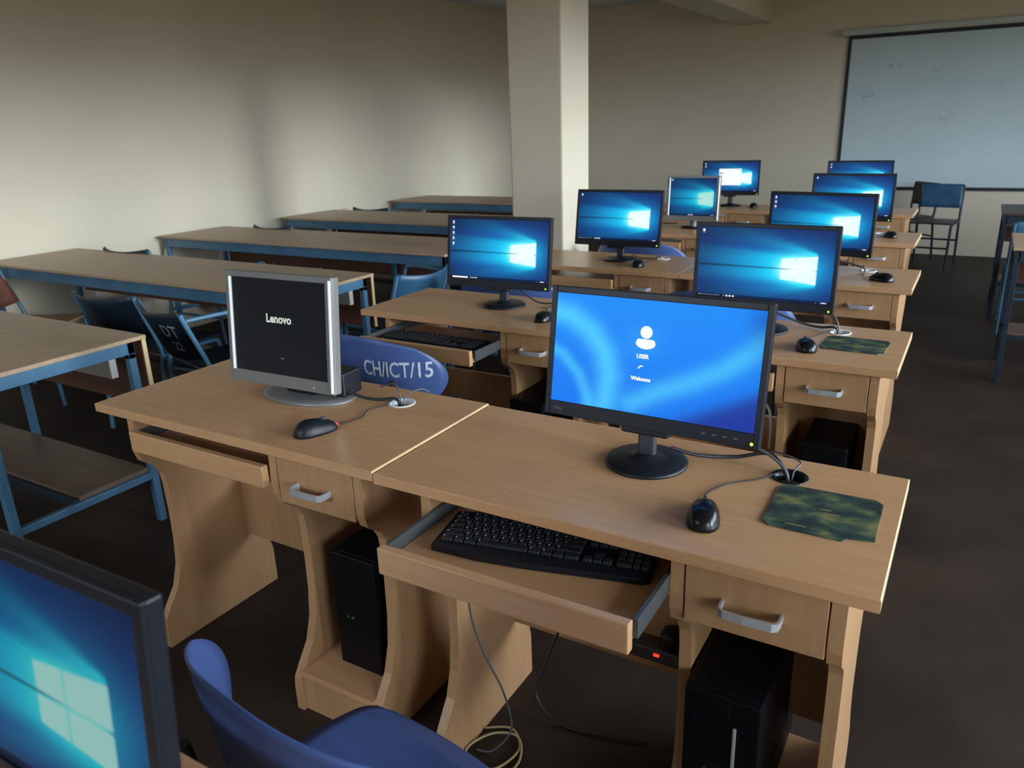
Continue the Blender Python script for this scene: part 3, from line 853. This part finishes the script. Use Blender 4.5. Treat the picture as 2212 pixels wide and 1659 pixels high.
# ------------------------------------------------------------------ lab tables
def lab_table(label, x0, x1, y0, y1, shelf=True, top='table_wood', apron='blue_steel'):
    t = thing('lab_table', label, 'table', ((x0 + x1) / 2, y0, 0), 0, 'long blue steel tables')
    L = (x1 - x0) / 2; D = y1 - y0; Z = .75
    MB().box(-L, L, 0, D, Z - .016, Z, .003).build('tabletop', M[top], t)
    ya, yb = .022, D - .075
    fr = MB()
    fr.box(-L + .03, L - .012, ya, ya + .028, Z - .080, Z - .016, .002).box(-L + .03, L - .012, yb, yb + .028, Z - .080, Z - .016, .002)
    for sx in (-L + .012, L - .040):
        fr.box(sx, sx + .028, ya, yb + .028, Z - .062, Z - .016, .002)
    fr.build('frame', M[apron], t)
    for sx in (-L + .012, .45, L - .040):
        for yy in (ya, yb):
            if sx == .45 and yy == ya: continue
            MB().box(sx, sx + .028, yy, yy + .028, 0, Z - .06, .002).build('leg', M[apron], t)
    for sx in (-L + .014, L - .038):
        MB().box(sx, sx + .024, ya + .028, yb, .185, .212, .002).build('foot_rail', M[apron], t)
    MB().box(-L + .05, L - .03, D * .43, yb, .213, .231, .001).build('foot_shelf', M['shelf_wood'], t)
    MB().box(-L + .05, L - .03, D * .43 - .022, D * .43 - .002, .195, .222, .001).build('shelf_rail', M['navy_steel'], t)
    mo = MB().box(-L + .02, L - .008, D - .018, D - .003, .47, Z - .016, .001).build('modesty_board', M['red_wood'], t)
    MB().box(L - .008, L - .003, D - .019, D - .002, .47, Z - .016, .001).build('edge_strip', M['beech_edge'] if top == 'table_wood' else M['red_wood'], mo)  # lighter wood paints the board's lit end face
    MB().box(-L + .05, L - .07, yb - .045, yb - .018, .60, Z - .035, .001).build('book_ledge', M['pale_board'], t)
    return t
XT0, XT1 = -5.22, -2.62
lab_table('nearest long table on the left, bare top and blue end frame close up', XT0, XT1, 1.08, 1.70)
lab_table('second long table, running behind the silver boot monitor', XT0, XT1 - .01, 2.41, 3.015)
lab_table('third long table along the left wall, left of the five-icon monitor', XT0 + .03, XT1, 3.63, 4.225)
lab_table('fourth long table along the left wall, second from the far end', XT0 + .05, XT1, 4.815, 5.46)
lab_table('farthest long table on the left, cut off by the cream column', XT0 + .05, XT1, 6.32, 6.92)
lab_table('pale-topped table end across the aisle at the right edge', .175, 2.6, 4.84, 5.44, apron='navy_steel')
lab_table('dark-topped table end at the right edge, nearer the back wall', .13, 2.6, 6.45, 7.10, top='dark_wood', apron='navy_steel')

# ------------------------------------------------------------------ steel chairs
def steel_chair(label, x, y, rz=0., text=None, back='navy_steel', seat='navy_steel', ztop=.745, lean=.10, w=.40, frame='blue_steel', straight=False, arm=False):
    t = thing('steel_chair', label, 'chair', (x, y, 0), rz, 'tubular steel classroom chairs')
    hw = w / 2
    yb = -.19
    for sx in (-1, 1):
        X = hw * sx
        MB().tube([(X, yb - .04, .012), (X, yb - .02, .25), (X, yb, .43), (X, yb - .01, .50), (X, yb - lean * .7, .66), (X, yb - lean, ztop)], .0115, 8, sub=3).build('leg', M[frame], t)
        MB().tube([(X, .20, .012), (X, .185, .25), (X, .17, .40), (X, .155, .425), (X, .10, .43), (X, yb, .43)], .0115, 8, sub=3).build('leg', M[frame], t)
    MB().tube([(-hw, .186, .22), (hw, .186, .22)], .009, 8).build('stretcher', M[frame], t)
    MB().tube([(-hw, yb - .02, .25), (hw, yb - .02, .25)], .009, 8).build('stretcher', M[frame], t)
    if arm:
        MB().tube([(hw, yb - lean * .8, ztop - .03), (hw + .004, yb + .10, ztop - .025), (hw + .004, .02, ztop - .03), (hw + .002, .055, ztop - .05), (hw, .07, ztop - .12), (hw, .075, .43)], .010, 8, sub=3).build('arm_rail', M[frame], t)
    def bkf(u, v):
        zz = ztop - .100 + v * .110
        k = (zz - .50) / (ztop - .50)
        crv = 0 if straight else .055
        return (u * (hw - .002), yb - .008 - lean * max(k, 0) - crv * (1 - u * u) + .012, zz - (0 if straight else .020 * (1 - u * u)))
    b = MB().shell(bkf, 16, 6, .006).build('backrest', M[back], t)
    MB().box(-hw + .004, hw - .004, yb + .01, .20, .438, .452, .005).build('seat', M[seat], t)
    if text:
        for line, zz, sz in text:
            tb = MB()
            vs, fs = text_mesh(line, sz, bold=.0006)
            for q in vs: pass
            pts = []
            for q in vs:
                px = (q.x + .125) / hw; zc = zz + q.y
                k = (zc + .020 * (1 - px * px) - .50) / (ztop - .50)
                pts.append(Vector((q.x + .125, yb - .008 - lean * max(k, 0) - .055 * (1 - px * px) + .012 - .0065, zc)))
            tb.add(pts, fs)
            tb.build('painted_letters' if line.isalpha() else 'painted_number', M['paint_dim'], b)
    return t
# before the second table
steel_chair('dark steel chair lettered in pale paint, next to the nearest table corner', -2.95, 2.32, rad(-15), [('DT', .655, .078), ('22', .585, .058)], w=.48, arm=True)
steel_chair('dark steel chair left of the lettered one, tucked at the second table', -3.56, 2.40, rad(5), w=.42)
steel_chair('brown-seated steel chair under the second table near the left edge', -4.62, 2.33, rad(-60), back='red_wood', seat='table_wood', w=.42)
# before the third table
steel_chair('steel chair whose curved back top peeks above the second table', -4.72, 3.32, rad(2), w=.44, ztop=.765, back='navy_steel')
steel_chair('blue steel chair under the third table, leftmost of the pair', -3.74, 3.38, 0, back='blue_sheet', w=.44, ztop=.735)
steel_chair('blue steel chair under the third table, rightmost of the pair', -3.26, 3.40, rad(-3), back='blue_sheet', w=.40, ztop=.725)
steel_chair('blue tubular chair turned aside at the right end of the third table', -2.74, 3.25, rad(80), back='blue_sheet', w=.36, ztop=.74, arm=True)
# before the fourth and fifth tables
steel_chair('steel chair top showing above the third table', -4.66, 4.52, 0, w=.40, ztop=.765)
steel_chair('greyish steel chair under the middle of the fourth table', -3.38, 4.60, 0, back='blue_sheet', w=.40, ztop=.70)
steel_chair('steel chair top showing above the fourth table', -4.93, 5.98, 0, w=.42, ztop=.745)
steel_chair('steel chair in shadow under the farthest left table', -3.65, 6.15, 0, back='blue_sheet', w=.42, ztop=.70)
# far chair by the back wall, and one at the right
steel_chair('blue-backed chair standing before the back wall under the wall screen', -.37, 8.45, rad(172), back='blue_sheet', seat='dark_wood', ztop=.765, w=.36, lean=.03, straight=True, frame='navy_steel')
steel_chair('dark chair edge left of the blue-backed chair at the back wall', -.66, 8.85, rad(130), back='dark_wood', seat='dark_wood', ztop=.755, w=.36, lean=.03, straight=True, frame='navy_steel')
steel_chair('blue chair back behind the pale-topped table at the right edge', .41, 6.18, 0, back='blue_steel', ztop=.75, w=.42, straight=True)

M1L.location.z += .004; MS1L.location.z += .004
# ------------------------------------------------------------------ wall screen
ws = thing('projection_screen', 'large grey-white projection screen with a black border on the back wall', 'projection screen', (-1.41, YB, .66))
SWd, SHt = 2.40, 1.535
MB().box(.03, SWd - .03, -.020, -.012, .03, SHt - .03).build('screen_surface', M['board_face'], ws)
MB().box(0, .032, -.024, -.010, 0, SHt).box(SWd - .032, SWd, -.024, -.010, 0, SHt).box(.032, SWd - .032, -.024, -.010, 0, .032).box(.032, SWd - .032, -.024, -.010, SHt - .034, SHt).build('border', M['black_frame'], ws)
hs = MB().box(-.05, SWd + .05, -.085, -.001, SHt, SHt + .062, .012).build('roller_housing', M['case_pale'], ws)
MB().box(-.062, -.05, -.09, -.001, SHt - .004, SHt + .066, .004).build('end_cap', M['case_pale'], hs)
sm_ = MB()
rr = random.Random(11)
for cx_, cz_, k in ((.215, .935, 7), (.93, .69, 6), (.45, 1.23, 5), (.85, 1.16, 4)):
    for i in range(k):
        a, b = cx_ + rr.uniform(-.05, .05), cz_ + rr.uniform(-.025, .025)
        dx, dz = rr.uniform(.012, .045), rr.uniform(-.012, .012)
        sm_.add([(a, -.0205, b), (a + dx, -.0205, b + dz), (a + dx, -.0205, b + dz + .006), (a, -.0205, b + .006)], [[0, 1, 2, 3]])
sm_.build('faint_scribble', M['board_mark'], ws)

# ------------------------------------------------------------------ cables and sockets
def cable(label, pts, r=.003, mat='cable_black', name='cable'):
    o = MB().tube(pts, r, 8, sub=8).build(name, M[mat])
    # origin at the first point
    p = Vector(pts[0])
    o.data.transform(Matrix.Translation(-p)); o.location = p
    return tag(o, label, 'cable')
z = ZD + .004
gx, gy = G1R
cable('thick black cable running right from behind the login monitor to the desk hole', [(-.50, 1.475, z + .03), (-.45, 1.50, z + .012), (-.38, 1.545, z + .004), (-.32, 1.555, z + .02), (gx - .02, gy + .012, z + .014), (gx - .004, gy + .004, z - .02), (gx, gy, z - .08)], .0042)
cable('second black cable arching beside the thick one into the aisle desk hole', [(-.47, 1.50, z + .06), (-.40, 1.525, z + .045), (-.33, 1.535, z + .035), (gx - .015, gy + .006, z + .012), (gx - .002, gy, z - .02), (gx, gy, z - .07)], .0032, 'cable_grey')
cable('thin grey lead hooking over the back edge into the aisle desk hole', [(-.335, 1.590, z + .004), (-.305, 1.588, z + .012), (gx + .01, gy + .045, z + .014), (gx + .004, gy + .012, z + .002), (gx + .002, gy + .004, z - .05)], .002, 'cable_grey')
gx, gy = G1L
z1 = z + .004
cable('thick black cable from the silver boot monitor base to the silver desk hole', [(-1.395, 1.44, z1 + .035), (-1.35, 1.465, z1 + .012), (-1.31, 1.485, z1 + .006), (gx - .022, gy - .004, z1 + .006), (gx - .008, gy, z1 - .01), (gx - .004, gy, z1 - .07)], .0042)
cable('thin black lead standing up out of the silver desk hole', [(-1.35, 1.535, z1 + .02), (-1.31, 1.54, z1 + .035), (gx - .02, gy + .012, z1 + .03), (gx - .008, gy + .004, z1 + .0), (gx - .006, gy, z1 - .06)], .0025, 'cable_grey')
cable('short thin lead curving back right from the silver desk hole', [(gx + .028, gy + .085, z1 + .004), (gx + .02, gy + .06, z1 + .02), (gx + .004, gy + .02, z1 + .014), (gx, gy + .002, z1 - .01), (gx, gy, z1 - .06)], .002, 'cable_grey')
gx, gy = G2R
cable('black cable behind the wallpaper monitor reaching the second aisle desk hole', [(-.56, 2.70, z + .05), (-.48, 2.73, z + .015), (-.42, 2.735, z + .004), (gx - .02, gy, z + .012), (gx - .006, gy, z - .01), (gx, gy, z - .06)], .0042)
cable('grey lead looping above the second aisle desk hole', [(-.52, 2.72, z + .07), (-.44, 2.75, z + .05), (gx - .03, gy + .02, z + .05), (gx - .005, gy + .004, z + .005), (gx, gy, z - .06)], .003, 'cable_grey')
gx, gy = G2L
cable('black cable arching from the five-icon monitor towards the left desk hole', [(-1.57, 2.66, z + .07), (-1.52, 2.69, z + .02), (-1.47, 2.70, z + .004), (gx - .02, gy, z + .01), (gx - .004, gy, z - .01), (gx, gy, z - .06)], .003)
gx, gy = G3R
cable('black cable behind the three-icon monitor reaching its desk hole', [(-.55, 3.87, z + .05), (-.50, 3.90, z + .03), (-.44, 3.905, z + .012), (gx - .02, gy, z + .012), (gx, gy, z - .05)], .004)
gx, gy = G3L
cable('black cable lying on the desk in front of the cream column', [(-1.56, 3.83, z + .03), (-1.52, 3.85, z + .006), (-1.44, 3.87, z + .002), (gx - .02, gy, z + .008), (gx, gy, z - .05)], .003)
cable('thin white cable hanging down from the pulled-out keyboard tray', [(-.79, 1.22, .64), (-.835, 1.20, .56), (-.85, 1.19, .46), (-.83, 1.20, .34), (-.79, 1.22, .22), (-.785, 1.24, .10), (-.84, 1.24, .012), (-.88, 1.23, .005)], .0024, 'cable_grey')
cable('tan cable coiled on the floor below the nearest aisle desk', [(-.90, 1.30, .005), (-.84, 1.33, .005), (-.79, 1.28, .005), (-.81, 1.20, .006), (-.87, 1.18, .009), (-.90, 1.22, .012), (-.87, 1.29, .010), (-.81, 1.31, .008), (-.77, 1.24, .006), (-.80, 1.15, .005), (-.87, 1.13, .005)], .003, 'cable_tan')
cable('white cable hooked behind the login monitor, under the second aisle desk', [(-.56, 2.46, .56), (-.525, 2.46, .555), (-.505, 2.46, .53), (-.498, 2.46, .47), (-.498, 2.46, .40)], .005, 'cable_white')

ps = thing('power_strip', 'grey power strip with a red light behind the nearest pulled-out tray', 'power strip', (-.555, 1.432, .295), rad(0))
MB().box(-.20, .125, -.022, .022, -.018, .018, .005).build('body', M['rail'], ps)
lb = MB().box(.052, .066, -.0245, -.021, .0, .007, .001); lb.build('switch_light', M['led_red'], ps)['label'] = 'glowing red switch'
MB().lathe([(.020, 0), (.024, .01), (.024, .035), (.016, .05)], (.085, 0, .018), 18).build('plug', M['black_plastic'], ps)
p2 = thing('power_strip', 'power strip with red switches low behind the lettered blue chair', 'power strip', (xl_of(2, 'L') + .55, YFR[2] + .34, .20))
MB().box(-.12, .09, -.02, .02, -.02, .02, .005).build('body', M['black_plastic'], p2)
for k in range(3): MB().box(-.07 + k * .055, -.052 + k * .055, -.023, -.018, -.008, .010, .001).build('switch', plain('red_switch', (.45, .03, .02), .4), p2)
for k in range(2): MB().box(-.05 + k * .06, -.015 + k * .06, -.05, -.02, -.016, .012, .006).build('plug', M['black_plastic'], p2)
# cable ties to the strips
cable('black cord drooping along the floor beneath the nearest aisle desk', [(-.755, 1.432, .262), (-.80, 1.44, .14), (-.82, 1.42, .05), (-.74, 1.40, .006), (-.62, 1.42, .006), (-.52, 1.45, .006)], .0035)

# ------------------------------------------------------------------ light
w = bpy.data.worlds.new('overcast_sky'); SC.world = w
w.use_nodes = True
n, l = w.node_tree.nodes, w.node_tree.links
bg = n['Background']
tc = n.new('ShaderNodeTexCoord'); sep = n.new('ShaderNodeSeparateXYZ'); l.new(tc.outputs['Generated'], sep.inputs[0])
cr = n.new('ShaderNodeValToRGB'); e = cr.color_ramp.elements
mr = n.new('ShaderNodeMapRange'); mr.inputs['From Min'].default_value = -1; mr.inputs['From Max'].default_value = 1
l.new(sep.outputs['Z'], mr.inputs['Value']); l.new(mr.outputs['Result'], cr.inputs['Fac'])
e[0].position = .49; e[0].color = (.09, .085, .06, 1)
e[1].position = .53; e[1].color = (.76, .88, 1.0, 1)
l.new(cr.outputs['Color'], bg.inputs['Color'])
bg.inputs['Strength'].default_value = 16.5
for i, (a, b) in enumerate(WIN):
    ld = bpy.data.lights.new('window_portal', 'AREA'); ld.shape = 'RECTANGLE'
    ld.size = HEAD - SILL; ld.size_y = b - a
    ld.cycles.is_portal = True
    lo = bpy.data.objects.new('window_portal', ld); COL.objects.link(lo)
    lo.location = (XR + .19, (a + b) / 2, (SILL + HEAD) / 2)
    lo.rotation_euler = Vector((-1, 0, 0)).to_track_quat('-Z', 'Y').to_euler()
    lo.rotation_euler = (0, rad(90), 0)
for a, b in FILL_WIN:  # portal for the added front-wall window
    ld = bpy.data.lights.new('window_portal', 'AREA'); ld.shape = 'RECTANGLE'
    ld.size = b - a; ld.size_y = HEAD - FS
    ld.cycles.is_portal = True
    lo = bpy.data.objects.new('window_portal', ld); COL.objects.link(lo)
    lo.location = ((a + b) / 2, YF - .19, (FS + HEAD) / 2)
    lo.rotation_euler = (rad(90), 0, 0)
sd = bpy.data.lights.new('low_soft_sun', 'SUN'); sd.energy = 1.6; sd.angle = rad(9); sd.color = (.86, .99, 1.)
so = bpy.data.objects.new('low_soft_sun', sd); COL.objects.link(so)
so.rotation_euler = Vector((-1, .10, -math.tan(rad(6.5)) * 1.06)).to_track_quat('-Z', 'Y').to_euler()
so.location = (6, 3, 4)

# ------------------------------------------------------------------ camera
cd = bpy.data.cameras.new('camera'); cam = bpy.data.objects.new('camera', cd); COL.objects.link(cam)
F = 1670.7852858775184
cd.dof.use_dof = True; cd.dof.focus_distance = 1.8; cd.dof.aperture_fstop = 6.5
cd.sensor_width = 36; cd.lens = F / 2212 * 36; cd.clip_start = .02
pitch, roll, yaw = rad(-18.57054433760942), rad(-1.94850734409609), rad(31.19245345339635)
f = Vector((-math.sin(yaw) * math.cos(pitch), math.cos(yaw) * math.cos(pitch), math.sin(pitch)))
r0 = Vector((math.cos(yaw), math.sin(yaw), 0)); u0 = r0.cross(f)
rv = r0 * math.cos(roll) + u0 * math.sin(roll); uv = -r0 * math.sin(roll) + u0 * math.cos(roll)
mw = Matrix((rv, uv, -f)).transposed().to_4x4()
mw.translation = Vector((0, 0, 1.45))
cam.matrix_world = mw
SC.camera = cam
